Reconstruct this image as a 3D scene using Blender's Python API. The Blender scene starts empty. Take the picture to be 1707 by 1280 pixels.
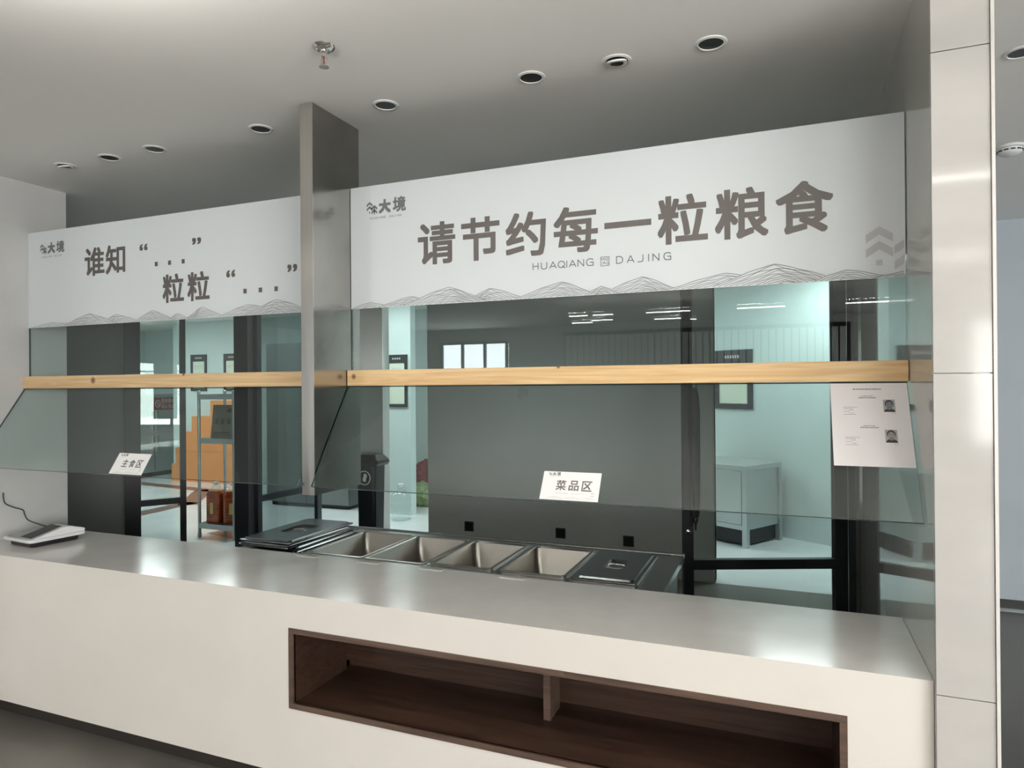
import bpy, bmesh, math, random
from mathutils import Vector, Matrix
random.seed(7)
PI = math.pi
S = bpy.context.scene
C = S.collection

# ---------------------------------------------------------------- camera
F_PX, YAW, PITCH, ROLL, EYE = 1124.9, 0.38394, 0.0027, -0.00764, 1.6
fwd = Vector((-math.sin(YAW)*math.cos(PITCH), math.cos(YAW)*math.cos(PITCH), math.sin(PITCH)))
rt = Vector((math.cos(YAW), math.sin(YAW), 0))
up = rt.cross(fwd)
rt2 = math.cos(ROLL)*rt + math.sin(ROLL)*up
up2 = -math.sin(ROLL)*rt + math.cos(ROLL)*up
cd = bpy.data.cameras.new('camera')
cam = bpy.data.objects.new('camera', cd); C.objects.link(cam)
cd.sensor_fit = 'HORIZONTAL'; cd.sensor_width = 36.0; cd.lens = F_PX/1707*36.0
cd.clip_start = 0.05; cd.clip_end = 100
cam.matrix_world = Matrix(((rt2.x, up2.x, -fwd.x, 0), (rt2.y, up2.y, -fwd.y, 0), (rt2.z, up2.z, -fwd.z, EYE), (0, 0, 0, 1)))
S.camera = cam

# ---------------------------------------------------------------- world, daylight, exposure
w = bpy.data.worlds.new('world'); S.world = w; w.use_nodes = True
w.node_tree.nodes['Background'].inputs[0].default_value = (0.62, 0.74, 0.86, 1)
w.node_tree.nodes['Background'].inputs[1].default_value = 0.6
S.view_settings.view_transform = 'Standard'; S.view_settings.look = 'None'
S.view_settings.exposure = 0.33; S.view_settings.gamma = 1.0
S.view_settings.use_curve_mapping = False
S.cycles.use_denoising = True
S.cycles.max_bounces = 10; S.cycles.transparent_max_bounces = 24
S.cycles.diffuse_bounces = 5; S.cycles.glossy_bounces = 6
S.cycles.sample_clamp_indirect = 6; S.cycles.caustics_reflective = False; S.cycles.caustics_refractive = False

def area(name, loc, size, rot, power, col):
    l = bpy.data.lights.new(name, 'AREA'); l.shape = 'RECTANGLE'; l.size, l.size_y = size
    l.energy = power; l.color = col
    o = bpy.data.objects.new(name, l); C.objects.link(o); o.location = loc; o.rotation_euler = rot
    return o
# daylight standing in the real window openings of the dining hall
DAY = (0.93, 0.97, 1.0)
area('daylight_hall_door', (-5.85, -7.52, 1.3), (1.5, 2.3), (PI/2, 0, 0), 120, DAY)
area('daylight_hall_back', (4.1, -7.52, 1.6), (3.2, 1.9), (PI/2, 0, 0), 240, (1.0, 0.975, 0.94))
area('daylight_hall_right', (6.02, -3.6, 1.6), (5.4, 2.0), (PI/2, 0, PI/2), 540, (1.0, 0.975, 0.94))
area('daylight_passage', (6.02, 4.0, 1.5), (2.4, 2.0), (PI/2, 0, PI/2), 45, (0.80, 0.91, 1.0))

# ---------------------------------------------------------------- materials
M = {}
def nt(name):
    m = bpy.data.materials.new(name); m.use_nodes = True; M[name] = m
    return m, m.node_tree.nodes, m.node_tree.links
def mat(name, base, rough=0.5, metal=0.0, spec=0.5, var=0.0, scale=4.0, stretch=(1, 1, 1), bump=0.0, bscale=None, rvar=0.0, emit=None, estr=0, coat=0.0, trans=0.0):
    m, n, l = nt(name); b = n['Principled BSDF']
    b.inputs['Base Color'].default_value = (*base, 1); b.inputs['Roughness'].default_value = rough
    b.inputs['Metallic'].default_value = metal; b.inputs['Specular IOR Level'].default_value = spec
    if coat: b.inputs['Coat Weight'].default_value = coat; b.inputs['Coat Roughness'].default_value = 0.05
    if trans: b.inputs['Transmission Weight'].default_value = trans
    if emit: b.inputs['Emission Color'].default_value = (*emit, 1); b.inputs['Emission Strength'].default_value = estr
    if var or bump or rvar:
        tc = n.new('ShaderNodeTexCoord'); mp = n.new('ShaderNodeMapping'); mp.inputs['Scale'].default_value = stretch
        l.new(tc.outputs['Object'], mp.inputs[0])
        no = n.new('ShaderNodeTexNoise'); no.inputs['Scale'].default_value = scale; no.inputs['Detail'].default_value = 5
        l.new(mp.outputs[0], no.inputs['Vector'])
        if var:
            mx = n.new('ShaderNodeMix'); mx.data_type = 'RGBA'
            mx.inputs['A'].default_value = (*[c*(1-var) for c in base], 1); mx.inputs['B'].default_value = (*[min(1, c*(1+var)) for c in base], 1)
            rm = n.new('ShaderNodeMapRange'); rm.inputs[1].default_value = 0.3; rm.inputs[2].default_value = 0.7
            l.new(no.outputs['Fac'], rm.inputs[0]); l.new(rm.outputs[0], mx.inputs['Factor']); l.new(mx.outputs['Result'], b.inputs['Base Color'])
        if rvar:
            rr = n.new('ShaderNodeMapRange'); rr.inputs[1].default_value = 0.3; rr.inputs[2].default_value = 0.7
            rr.inputs[3].default_value = max(0, rough-rvar); rr.inputs[4].default_value = rough+rvar
            l.new(no.outputs['Fac'], rr.inputs[0]); l.new(rr.outputs[0], b.inputs['Roughness'])
        if bump:
            n2 = no
            if bscale:
                n2 = n.new('ShaderNodeTexNoise'); n2.inputs['Scale'].default_value = bscale; n2.inputs['Detail'].default_value = 4; l.new(mp.outputs[0], n2.inputs['Vector'])
            bp = n.new('ShaderNodeBump'); bp.inputs['Strength'].default_value = bump; bp.inputs['Distance'].default_value = 0.01
            l.new(n2.outputs['Fac'], bp.inputs['Height']); l.new(bp.outputs[0], b.inputs['Normal'])
    return m
def thin_glass(name, tint, f0=0.04, rough=0.0):
    m, n, l = nt(name); out = n['Material Output']; n.remove(n['Principled BSDF'])
    g = n.new('ShaderNodeNewGeometry'); d = n.new('ShaderNodeVectorMath'); d.operation = 'DOT_PRODUCT'
    l.new(g.outputs['Normal'], d.inputs[0]); l.new(g.outputs['Incoming'], d.inputs[1])
    def mth(op, a, b=None):
        q = n.new('ShaderNodeMath'); q.operation = op
        for i, v in enumerate((a, b)):
            if v is None: continue
            if isinstance(v, (int, float)): q.inputs[i].default_value = v
            else: l.new(v, q.inputs[i])
        return q.outputs[0]
    c = mth('ABSOLUTE', d.outputs['Value']); f = mth('SUBTRACT', 1.0, c); f = mth('POWER', f, 5.0)
    f = mth('MULTIPLY', f, 1-f0); f = mth('ADD', f, f0)
    t = n.new('ShaderNodeBsdfTransparent'); t.inputs[0].default_value = (*tint, 1)
    gl = n.new('ShaderNodeBsdfGlossy'); gl.inputs['Roughness'].default_value = rough; gl.inputs['Color'].default_value = (0.97, 1, 0.99, 1)
    mx = n.new('ShaderNodeMixShader'); l.new(f, mx.inputs[0]); l.new(t.outputs[0], mx.inputs[1]); l.new(gl.outputs[0], mx.inputs[2])
    l.new(mx.outputs[0], out.inputs[0])
    return m
def wood(name, c1, c2, scale, axis_scale, rough, knots=(), spec=0.4):
    m, n, l = nt(name); b = n['Principled BSDF']; b.inputs['Roughness'].default_value = rough; b.inputs['Specular IOR Level'].default_value = spec
    tc = n.new('ShaderNodeTexCoord'); mp = n.new('ShaderNodeMapping'); mp.inputs['Scale'].default_value = axis_scale
    l.new(tc.outputs['Object'], mp.inputs[0])
    no = n.new('ShaderNodeTexNoise'); no.inputs['Scale'].default_value = scale; no.inputs['Detail'].default_value = 6; no.inputs['Distortion'].default_value = 1.2
    l.new(mp.outputs[0], no.inputs['Vector'])
    cr = n.new('ShaderNodeValToRGB'); cr.color_ramp.elements[0].position = 0.3; cr.color_ramp.elements[1].position = 0.72
    cr.color_ramp.elements[0].color = (*c1, 1); cr.color_ramp.elements[1].color = (*c2, 1)
    l.new(no.outputs['Fac'], cr.inputs[0]); col = cr.outputs[0]
    for (kx, ky, kz, r) in knots:
        sb = n.new('ShaderNodeVectorMath'); sb.operation = 'DISTANCE'; sb.inputs[1].default_value = (kx, ky, kz)
        l.new(tc.outputs['Object'], sb.inputs[0])
        rm = n.new('ShaderNodeMapRange'); rm.inputs[1].default_value = r*0.5; rm.inputs[2].default_value = r*1.3; rm.inputs[3].default_value = 0.85; rm.inputs[4].default_value = 0
        l.new(sb.outputs['Value'], rm.inputs[0])
        mx = n.new('ShaderNodeMix'); mx.data_type = 'RGBA'; mx.inputs['B'].default_value = (0.10, 0.045, 0.02, 1)
        l.new(rm.outputs[0], mx.inputs['Factor']); l.new(col, mx.inputs['A']); col = mx.outputs['Result']
    l.new(col, b.inputs['Base Color'])
    return m

mat('ceiling_paint', (0.85, 0.835, 0.81), 0.75, var=0.02, scale=1.5)
mat('hall_floor', (0.14, 0.13, 0.118), 0.35, var=0.22, scale=2.2, rvar=0.08)
mat('kitchen_floor', (0.66, 0.72, 0.72), 0.22, var=0.06, scale=2.0)
mat('floor_stripe', (0.20, 0.125, 0.105), 0.3, var=0.1)
mat('cement_wall', (0.50, 0.50, 0.495), 0.6, var=0.07, scale=3.0, bump=0.05, bscale=18)
mat('grey_wall', (0.56, 0.565, 0.55), 0.35, var=0.03, scale=1.5)
mat('blue_wall', (0.46, 0.515, 0.565), 0.6, var=0.02)
mat('kitchen_wall', (0.60, 0.675, 0.665), 0.5, var=0.03, scale=2)
mat('hall_wall', (0.62, 0.61, 0.59), 0.7, var=0.03)
mat('slat_panel', (0.80, 0.80, 0.81), 0.5, var=0.05)
mat('tile_light', (0.45, 0.435, 0.415), 0.09, var=0.05, scale=3.0, stretch=(1, 1, 2.5))
mat('tile_side', (0.42, 0.405, 0.38), 0.035, spec=0.75, var=0.04, scale=2)
mat('tile_edge', (0.64, 0.62, 0.59), 0.3, var=0.02)
mat('black_trim', (0.012, 0.013, 0.014), 0.45, var=0.1)
mat('quartz_top', (0.74, 0.72, 0.695), 0.15, var=0.05, scale=5.0, rvar=0.03)
mat('quartz_front', (0.70, 0.665, 0.615), 0.22, var=0.025, scale=3.0)
mat('toe_kick', (0.022, 0.017, 0.014), 0.5, var=0.1)
wood('walnut', (0.022, 0.011, 0.007), (0.056, 0.030, 0.020), 3.0, (0.6, 6, 14), 0.38)
wood('walnut_edge', (0.055, 0.034, 0.025), (0.11, 0.072, 0.054), 3.0, (0.6, 6, 14), 0.4)
wood('pine_left', (0.54, 0.35, 0.17), (0.78, 0.58, 0.34), 2.2, (0.9, 9, 22), 0.42, knots=((-0.479, -0.033, 0.040, 0.017), (0.154, -0.033, 0.064, 0.009)))
wood('pine_right', (0.60, 0.37, 0.165), (0.82, 0.60, 0.33), 2.2, (0.9, 9, 22), 0.42, knots=((-1.025, -0.03, 0.04, 0.012), (-0.10, -0.033, 0.066, 0.007)))
mat('steel', (0.66, 0.64, 0.61), 0.19, 1.0, var=0.06, scale=3.0, stretch=(8, 8, 0.6), rvar=0.05)
mat('steel_mirror', (0.40, 0.388, 0.37), 0.19, 1.0, var=0.10, scale=5.0, rvar=0.05)
mat('pan_steel', (0.40, 0.37, 0.34), 0.30, 1.0, var=0.04, scale=3)
mat('dark_steel', (0.20, 0.215, 0.215), 0.4, 0.6, var=0.05, scale=2)
mat('rim_steel', (0.42, 0.42, 0.41), 0.22, 1.0, var=0.05, scale=6, rvar=0.05)
mat('lid_steel', (0.27, 0.28, 0.29), 0.18, 1.0, var=0.02, scale=1)
mat('chrome', (0.70, 0.69, 0.67), 0.10, 1.0, var=0.05)
mat('cabinet_steel', (0.50, 0.53, 0.53), 0.35, 0.75, var=0.05, scale=2, rvar=0.05)
mat('rack_steel', (0.33, 0.36, 0.36), 0.3, 0.85, var=0.05)
mat('label_slip', (0.74, 0.72, 0.68), 0.15, var=0.03)
mat('banner_white', (0.685, 0.725, 0.735), 0.42, var=0.012, scale=2.0)
mat('ink_brown', (0.105, 0.092, 0.085), 0.5, var=0.05)
mat('ink_grey', (0.16, 0.165, 0.165), 0.5, var=0.05)
mat('ink_line', (0.30, 0.30, 0.30), 0.5, var=0.05)
mat('ink_pale', (0.50, 0.505, 0.50), 0.5, var=0.03)
mat('paper', (0.82, 0.79, 0.79), 0.6, var=0.015)
mat('card', (0.86, 0.85, 0.84), 0.5, var=0.01)
mat('photo_back', (0.36, 0.37, 0.38), 0.5, var=0.05)
mat('photo_hair', (0.015, 0.016, 0.018), 0.6, var=0.1)
mat('photo_face', (0.17, 0.17, 0.18), 0.6, var=0.05)
mat('photo_face_warm', (0.30, 0.28, 0.245), 0.6, var=0.05)
mat('black_plastic', (0.013, 0.013, 0.014), 0.35, var=0.1)
mat('black_gloss', (0.02, 0.017, 0.015), 0.12, var=0.1)
mat('white_plastic', (0.74, 0.74, 0.75), 0.3, var=0.01)
mat('black_metal', (0.014, 0.016, 0.018), 0.4, spec=0.4, var=0.1)
mat('dark_frame', (0.03, 0.034, 0.04), 0.35, var=0.08)
mat('bin_black', (0.010, 0.014, 0.02), 0.4, var=0.1)
mat('umbrella_cloth', (0.014, 0.014, 0.015), 0.75, var=0.2, scale=20)
mat('orange_paint', (0.72, 0.265, 0.075), 0.45, var=0.05, scale=3)
mat('red_sign', (0.20, 0.035, 0.035), 0.45, var=0.05)
mat('sign_print', (0.62, 0.52, 0.5), 0.5, var=0.03)
mat('plaque', (0.155, 0.145, 0.11), 0.4, 0.3, var=0.15, scale=8)
mat('plaque_print', (0.05, 0.045, 0.035), 0.5, var=0.1)
mat('picture_mat', (0.70, 0.74, 0.62), 0.6, var=0.02)
mat('oil', (0.30, 0.055, 0.012), 0.08, var=0.35, scale=9, coat=0.6)
mat('oil_label', (0.55, 0.42, 0.12), 0.5, var=0.1)
mat('red_net', (0.20, 0.035, 0.04), 0.7, var=0.5, scale=22, bump=0.8, bscale=30)
mat('green_leaf', (0.24, 0.31, 0.15), 0.55, var=0.6, scale=16, bump=0.8, bscale=24)
mat('detector_white', (0.72, 0.73, 0.73), 0.4, var=0.01)
mat('downlight_ring', (0.74, 0.73, 0.71), 0.35, var=0.01)
mat('glass_edge', (0.035, 0.07, 0.065), 0.15, var=0.1)
mat('led', (1, 1, 1), 0.5, emit=(1.0, 0.965, 0.91), estr=20)
mat('ceiling_fill', (1, 1, 1), 0.5, emit=(1.0, 0.96, 0.90), estr=175)  # added upward glow for the lamp tops, brightens the ceiling
mat('kitchen_led', (1, 1, 1), 0.5, emit=(0.90, 1.0, 0.98), estr=15)
mat('cable', (0.02, 0.035, 0.033), 0.5, var=0.1)
thin_glass('glass_guard', (0.90, 0.945, 0.935))
thin_glass('glass_door', (0.94, 0.965, 0.96))
thin_glass('glass_dark', (0.60, 0.64, 0.64))
thin_glass('clear_plastic', (0.90, 0.94, 0.93), 0.06, 0.03)
thin_glass('acrylic', (0.90, 0.90, 0.89), 0.09, 0.05)
thin_glass('window_pane', (0.97, 0.98, 0.98))

# ---------------------------------------------------------------- mesh helpers
class B:
    def __init__(s): s.v = []; s.f = []; s.mi = []
    def add(s, vs, fs, k=0):
        o = len(s.v); s.v += [tuple(v) for v in vs]; s.f += [tuple(i+o for i in f) for f in fs]; s.mi += [k]*len(fs); return s
    def box(s, x0, x1, y0, y1, z0, z1, k=0):
        return s.add([(x0,y0,z0),(x1,y0,z0),(x1,y1,z0),(x0,y1,z0),(x0,y0,z1),(x1,y0,z1),(x1,y1,z1),(x0,y1,z1)],
                     [(0,3,2,1),(4,5,6,7),(0,1,5,4),(1,2,6,5),(2,3,7,6),(3,0,4,7)], k)
    def prism_x(s, poly, x0, x1, k=0):          # poly of (y, z)
        n = len(poly); vs = [(x0, y, z) for y, z in poly]+[(x1, y, z) for y, z in poly]
        return s.add(vs, [tuple(range(n))[::-1], tuple(range(n, 2*n))]+[(i, (i+1) % n, n+(i+1) % n, n+i) for i in range(n)], k)
    def prism_y(s, poly, y0, y1, k=0):          # poly of (x, z)
        n = len(poly); vs = [(x, y0, z) for x, z in poly]+[(x, y1, z) for x, z in poly]
        return s.add(vs, [tuple(range(n)), tuple(range(n, 2*n))[::-1]]+[(i, n+i, n+(i+1) % n, (i+1) % n) for i in range(n)], k)
    def prism_z(s, poly, z0, z1, k=0):
        n = len(poly); vs = [(x, y, z0) for x, y in poly]+[(x, y, z1) for x, y in poly]
        return s.add(vs, [tuple(range(n))[::-1], tuple(range(n, 2*n))]+[(i, (i+1) % n, n+(i+1) % n, n+i) for i in range(n)], k)
    def lathe(s, prof, c=(0, 0, 0), n=28, cap=True, k=0):   # prof of (r, z)
        vs = []; m = len(prof)
        for i in range(n):
            a = 2*PI*i/n
            vs += [(c[0]+r*math.cos(a), c[1]+r*math.sin(a), c[2]+z) for r, z in prof]
        fs = [(i*m+j, ((i+1) % n)*m+j, ((i+1) % n)*m+j+1, i*m+j+1) for i in range(n) for j in range(m-1)]
        if cap: fs += [tuple(i*m for i in range(n))[::-1], tuple(i*m+m-1 for i in range(n))]
        return s.add(vs, fs, k)
    def loft(s, rings, cap0=False, cap1=True, k=0):
        n = len(rings[0]); vs = [p for r in rings for p in r]
        fs = [(j*n+i, j*n+(i+1) % n, (j+1)*n+(i+1) % n, (j+1)*n+i) for j in range(len(rings)-1) for i in range(n)]
        if cap0: fs.append(tuple(range(n))[::-1])
        if cap1: fs.append(tuple(range((len(rings)-1)*n, len(rings)*n)))
        return s.add(vs, fs, k)
    def tube(s, pts, r, n=10, k=0):
        pts = [Vector(p) for p in pts]; rings = []
        for i, p in enumerate(pts):
            t = (pts[min(i+1, len(pts)-1)]-pts[max(i-1, 0)]).normalized()
            a = t.cross(Vector((0, 0, 1)));
            if a.length < 1e-3: a = t.cross(Vector((1, 0, 0)))
            a.normalize(); b = t.cross(a)
            rr = r[i] if isinstance(r, (list, tuple)) else r
            rings.append([tuple(p+rr*(math.cos(2*PI*q/n)*a+math.sin(2*PI*q/n)*b)) for q in range(n)])
        return s.loft(rings, True, True, k)
    def ribbon(s, pts, wd, y, k=0):             # flat stroke in the XZ plane, pts of (x, z)
        for i in range(len(pts)-1):
            (x0, z0), (x1, z1) = pts[i], pts[i+1]; dx, dz = x1-x0, z1-z0; L = math.hypot(dx, dz)
            if L < 1e-7: continue
            nx, nz = -dz/L*wd/2, dx/L*wd/2; ex, ez = dx/L*wd*0.25, dz/L*wd*0.25
            s.add([(x0-ex+nx, y, z0-ez+nz), (x0-ex-nx, y, z0-ez-nz), (x1+ex-nx, y, z1+ez-nz), (x1+ex+nx, y, z1+ez+nz)], [(0, 1, 2, 3)], k)
        return s
    def poly_y(s, pts, y, k=0):
        return s.add([(x, y, z) for x, z in pts], [tuple(range(len(pts)))], k)
def rrect(x0, x1, y0, y1, z, r, n=5):
    pts = []
    for cx, cy, a0 in ((x1-r, y1-r, 0), (x0+r, y1-r, PI/2), (x0+r, y0+r, PI), (x1-r, y0+r, 1.5*PI)):
        pts += [(cx+r*math.cos(a0+PI/2*i/n), cy+r*math.sin(a0+PI/2*i/n), z) for i in range(n+1)]
    return pts
def root_of(o):
    while o.parent: o = o.parent
    return o
def obj(name, b, mats, parent=None, bevel=0.0, smooth=False, world=True, thick=0.0, kind=None):
    me = bpy.data.meshes.new(name)
    off = Vector((0, 0, 0))
    if parent is not None and world: off = root_of(parent).location
    me.from_pydata([(x-off.x, y-off.y, z-off.z) for x, y, z in b.v], [], b.f)
    for m in ([mats] if isinstance(mats, str) else mats): me.materials.append(M[m])
    for p, k in zip(me.polygons, b.mi): p.material_index = k; p.use_smooth = smooth
    me.validate(); me.update()
    if smooth: me.set_sharp_from_angle(angle=0.75)
    o = bpy.data.objects.new(name, me); C.objects.link(o)
    if parent is not None: o.parent = parent
    if thick:
        sm = o.modifiers.new('thickness', 'SOLIDIFY'); sm.thickness = thick; sm.offset = 0
    if bevel:
        bv = o.modifiers.new('bevel', 'BEVEL'); bv.width = bevel; bv.segments = 2; bv.limit_method = 'ANGLE'; bv.angle_limit = 0.6
    if kind: o['kind'] = kind
    return o
def centred(name, b, mats, label, cat, group=None, **kw):
    """a thing that is one mesh, with its origin at its base"""
    xs, ys, zs = zip(*b.v); c = Vector(((min(xs)+max(xs))/2, (min(ys)+max(ys))/2, min(zs)))
    b.v = [(x-c.x, y-c.y, z-c.z) for x, y, z in b.v]
    o = obj(name, b, mats, None, **kw); o.location = c
    return tag(o, label, cat, group)
def tag(o, label, cat, group=None):
    o['label'] = label; o['category'] = cat
    if group: o['group'] = group
    return o
def thing(name, label, cat, loc=(0, 0, 0), rz=0.0, group=None, tilt=0.0):
    o = bpy.data.objects.new(name, None); C.objects.link(o); o.empty_display_size = 0.05
    o.location = loc; o.rotation_euler = (tilt, 0, rz)
    return tag(o, label, cat, group)
def copy_tree(o, parent=None):
    c = o.copy(); C.objects.link(c); c.parent = parent
    for ch in list(o.children): copy_tree(ch, c)
    return c
def struct(name, b, mats, parent=None, **kw):
    o = obj(name, b, mats, parent, **kw)
    if parent is None: o['kind'] = 'structure'
    return o
def glyphs(txt, size, bold=0.0):
    """flat outline of some text as (verts, faces), origin at baseline centre; bold = stroke growth in em"""
    c = bpy.data.curves.new('t', 'FONT'); c.body = txt; c.size = size; c.align_x = 'CENTER'; c.resolution_u = 2
    o = bpy.data.objects.new('t', c); C.objects.link(o)
    bpy.context.view_layer.update()
    me = bpy.data.meshes.new_from_object(o.evaluated_get(bpy.context.evaluated_depsgraph_get()))
    v0 = [tuple(v.co) for v in me.vertices]; f0 = [tuple(p.vertices) for p in me.polygons]
    bpy.data.objects.remove(o); bpy.data.curves.remove(c); bpy.data.meshes.remove(me)
    vs, fs = list(v0), list(f0)
    if bold:
        for k in range(8):
            dx, dy = bold*size*((1, 1, 0, -1, -1, -1, 0, 1)[k]), bold*size*((0, 1, 1, 1, 0, -1, -1, -1)[k]); o_ = len(vs)
            vs += [(x+dx, y+dy, z+size*1e-4*(k+1)) for x, y, z in v0]; fs += [tuple(i+o_ for i in f) for f in f0]
    return vs, fs
def text_fit(b, txt, x0, x1, z0, z1, y, bold=0.02, k=0):
    """text stretched into the box x0..x1, z0..z1 on the plane y, facing -y"""
    vs, fs = glyphs(txt, 1.0, bold)
    ax, bx = min(v[0] for v in vs), max(v[0] for v in vs); ay, by = min(v[1] for v in vs), max(v[1] for v in vs)
    return b.add([(x0+(v[0]-ax)/(bx-ax)*(x1-x0), y-v[2]*(z1-z0), z0+(v[1]-ay)/(by-ay)*(z1-z0)) for v in vs], fs, k)

# ================================================================ SETTING
CEIL = 2.75
b = B().box(-9, 6, -7.5, 4.3, -0.1, 0).box(-4.5, 6, 4.3, 5.65, -0.1, 0)
struct('floor', b, 'hall_floor')
b = B().box(-12, -4.5, 4.3, 5.65, -0.1, 0).box(-12, 3, 5.65, 10, -0.1, 0)
kf = struct('floor_kitchen', b, 'kitchen_floor')
def strip(p, q, wd):
    d = (Vector(q)-Vector(p)).normalized(); nrm = Vector((-d.y, d.x))*wd/2
    poly = [Vector(p)-nrm, Vector(q)-nrm, Vector(q)+nrm, Vector(p)+nrm]
    return B().prism_z([(v.x, v.y) for v in poly], 0.0005, 0.002)
obj('inlay_strip', strip((-11.9, 8.42), (-6.0, 7.75), 0.22), 'floor_stripe', kf)
obj('inlay_strip', strip((-7.60, 5.2), (-7.72, 7.1), 0.26), 'floor_stripe', kf)
obj('inlay_strip', strip((-7.60, 6.9), (-8.5, 8.05), 0.26), 'floor_stripe', kf)
obj('inlay_strip', strip((-5.9, 5.75), (-4.6, 5.45), 0.22), 'floor_stripe', kf)
struct('ceiling', B().box(-12, 6, -7.5, 10, CEIL, CEIL+0.1), 'ceiling_paint')
# dining-hall shell behind the camera
obj('panel_backing', B().box(-3.95, 1.02, -7.499, -7.490, 0.1, 2.55), 'black_trim', struct('trim_3', B().box(-3.95, 1.02, -7.5, -7.46, 2.55, 2.62), 'black_trim'))
hb = struct('wall_hall_back', B().box(-9, -6.6, -7.6, -7.5, 0, CEIL).box(-5.1, 2.5, -7.6, -7.5, 0, CEIL).box(5.7, 6, -7.6, -7.5, 0, CEIL)
            .box(-6.6, -5.1, -7.6, -7.5, 2.5, CEIL).box(2.5, 5.7, -7.6, -7.5, 0, 0.65).box(2.5, 5.7, -7.6, -7.5, 2.55, CEIL), 'hall_wall')
for i in range(40):
    o = obj('wall_panel', B().box(0, 0.098, 0, 0.03, 0.1, 2.55), 'slat_panel', hb) if i == 0 else o0.copy()
    if i == 0: o0 = o
    else: C.objects.link(o)
    o.location = (-3.9+i*0.122, -7.5, 0)
struct('wall_hall_left', B().box(-9.1, -9, -7.6, 2.69, 0, CEIL), 'hall_wall')
struct('wall_hall_right', B().box(6, 6.1, -7.6, -6.3, 0, CEIL).box(6, 6.1, -0.9, 2.8, 0, CEIL).box(6, 6.1, 5.2, 5.75, 0, CEIL)
       .box(6, 6.1, -6.3, -0.9, 0, 0.6).box(6, 6.1, -6.3, -0.9, 2.6, CEIL).box(6, 6.1, 2.8, 5.2, 0, 0.5).box(6, 6.1, 2.8, 5.2, 2.5, CEIL), 'hall_wall')
def window(n, axis, a0, a1, z0, z1, pos, mull):
    b = B(); f = 0.05
    def bx(u0, u1, zz0, zz1):
        if axis == 'x': b.box(u0, u1, pos-0.03, pos+0.03, zz0, zz1)
        else: b.box(pos-0.03, pos+0.03, u0, u1, zz0, zz1)
    bx(a0, a1, z0, z0+f); bx(a0, a1, z1-f, z1); bx(a0, a0+f, z0, z1); bx(a1-f, a1, z0, z1)
    for i in range(1, mull): u = a0+(a1-a0)*i/mull; bx(u-f/2, u+f/2, z0, z1)
    bx(a0, a1, z0+(z1-z0)*0.72, z0+(z1-z0)*0.72+0.03)
    o = struct('window_%d' % n, b, 'black_metal'); p = B()
    if axis == 'x': p.box(a0, a1, pos-0.003, pos+0.003, z0, z1)
    else: p.box(pos-0.003, pos+0.003, a0, a1, z0, z1)
    obj('pane', p, 'window_pane', o)
window(1, 'x', -6.6, -5.1, 0, 2.5, -7.46, 3)
window(2, 'x', 2.5, 5.7, 0.65, 2.55, -7.46, 3)
window(3, 'y', -6.3, -0.9, 0.6, 2.6, 5.96, 4)
window(4, 'y', 2.8, 5.2, 0.5, 2.5, 5.96, 2)
# left pier and the wall that closes the serving passage on the left
struct('wall_left', B().box(-4.1, -3.9, 0.6, 2.69, 0, CEIL).box(-9, -4.1, 2.49, 2.69, 0, CEIL), 'cement_wall')
struct('wall_passage_left', B().box(-9.0, -5.43, 4.3, 4.42, 0, CEIL).box(-9.1, -9.0, 2.69, 4.42, 0, CEIL), 'grey_wall')
struct('wall_passage_back', B().box(-3.94, -3.65, 5.65, 5.77, 0, CEIL).box(-3.15, -0.531, 5.65, 5.77, 0, CEIL).box(0.323, 0.365, 5.65, 5.77, 0, CEIL)
       .box(-3.65, -3.15, 5.65, 5.77, 2.55, CEIL).box(-0.531, 0.323, 5.65, 5.77, 2.55, CEIL).box(-5.43, -4.5, 4.3, 4.42, 2.5, CEIL).box(-4.56, -4.44, 4.42, 5.77, 2.5, CEIL)
       .box(-4.5, -3.94, 5.65, 5.77, 2.5, CEIL).box(-0.545, -0.531, 5.645, 5.775, 0, 2.55, 1), ['grey_wall', 'cement_wall'])
# tile-clad partition on the right
wr = struct('wall_right', B().box(0.365, 0.503, 2.09, 5.75, 0, CEIL), 'tile_side')
for z0, z1 in ((0, 0.773), (0.775, 1.623), (1.625, 2.473), (2.475, CEIL)):
    obj('tile', B().box(0.3655, 0.4975, 2.075, 2.09, z0, z1), 'tile_light', wr, bevel=0.001)
obj('corner_trim', B().box(0.4985, 0.5065, 2.070, 2.12, 0, CEIL), 'tile_edge', wr)
obj('corner_trim', B().box(0.358, 0.3650, 3.95, 3.985, 0, 2.05), 'chrome', wr)
struct('wall_alcove_back', B().box(0.503, 6, 5.75, 5.85, 0, CEIL), 'blue_wall')
struct('baseboard_right', B().box(0.503, 6, 5.735, 5.75, 0, 0.06), 'black_trim')
# kitchen shell
struct('wall_kitchen_back', B().box(-9.9, -0.9, 8.8, 8.9, 0, CEIL).box(-12, -9.9, 9.8, 9.9, 0, CEIL).box(-10.0, -9.9, 8.8, 9.8, 0, CEIL), 'kitchen_wall')
struct('wall_kitchen_left', B().box(-12, -11.9, 4.3, 9.8, 0, CEIL).box(-12, -9.0, 4.3, 4.42, 0, CEIL), 'kitchen_wall')
A = Vector((-0.09, 7.63)); d = Vector((0.857, -0.515)); nn = Vector((0.515, 0.857))
poly = [A-d*1.6, A+d*3.4, A+d*3.4+nn*0.1, A-d*1.6+nn*0.1]
struct('wall_kitchen_right', B().prism_z([(v.x, v.y) for v in poly], 0, CEIL), 'kitchen_wall')
struct('wall_kitchen_pier', B().box(-4.716, -4.307, 7.3, 7.42, 0, CEIL), 'kitchen_wall')
struct('wall_kitchen_end', B().box(0.503, 2.9, 5.85, 5.86, 0, CEIL), 'kitchen_wall')

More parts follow.
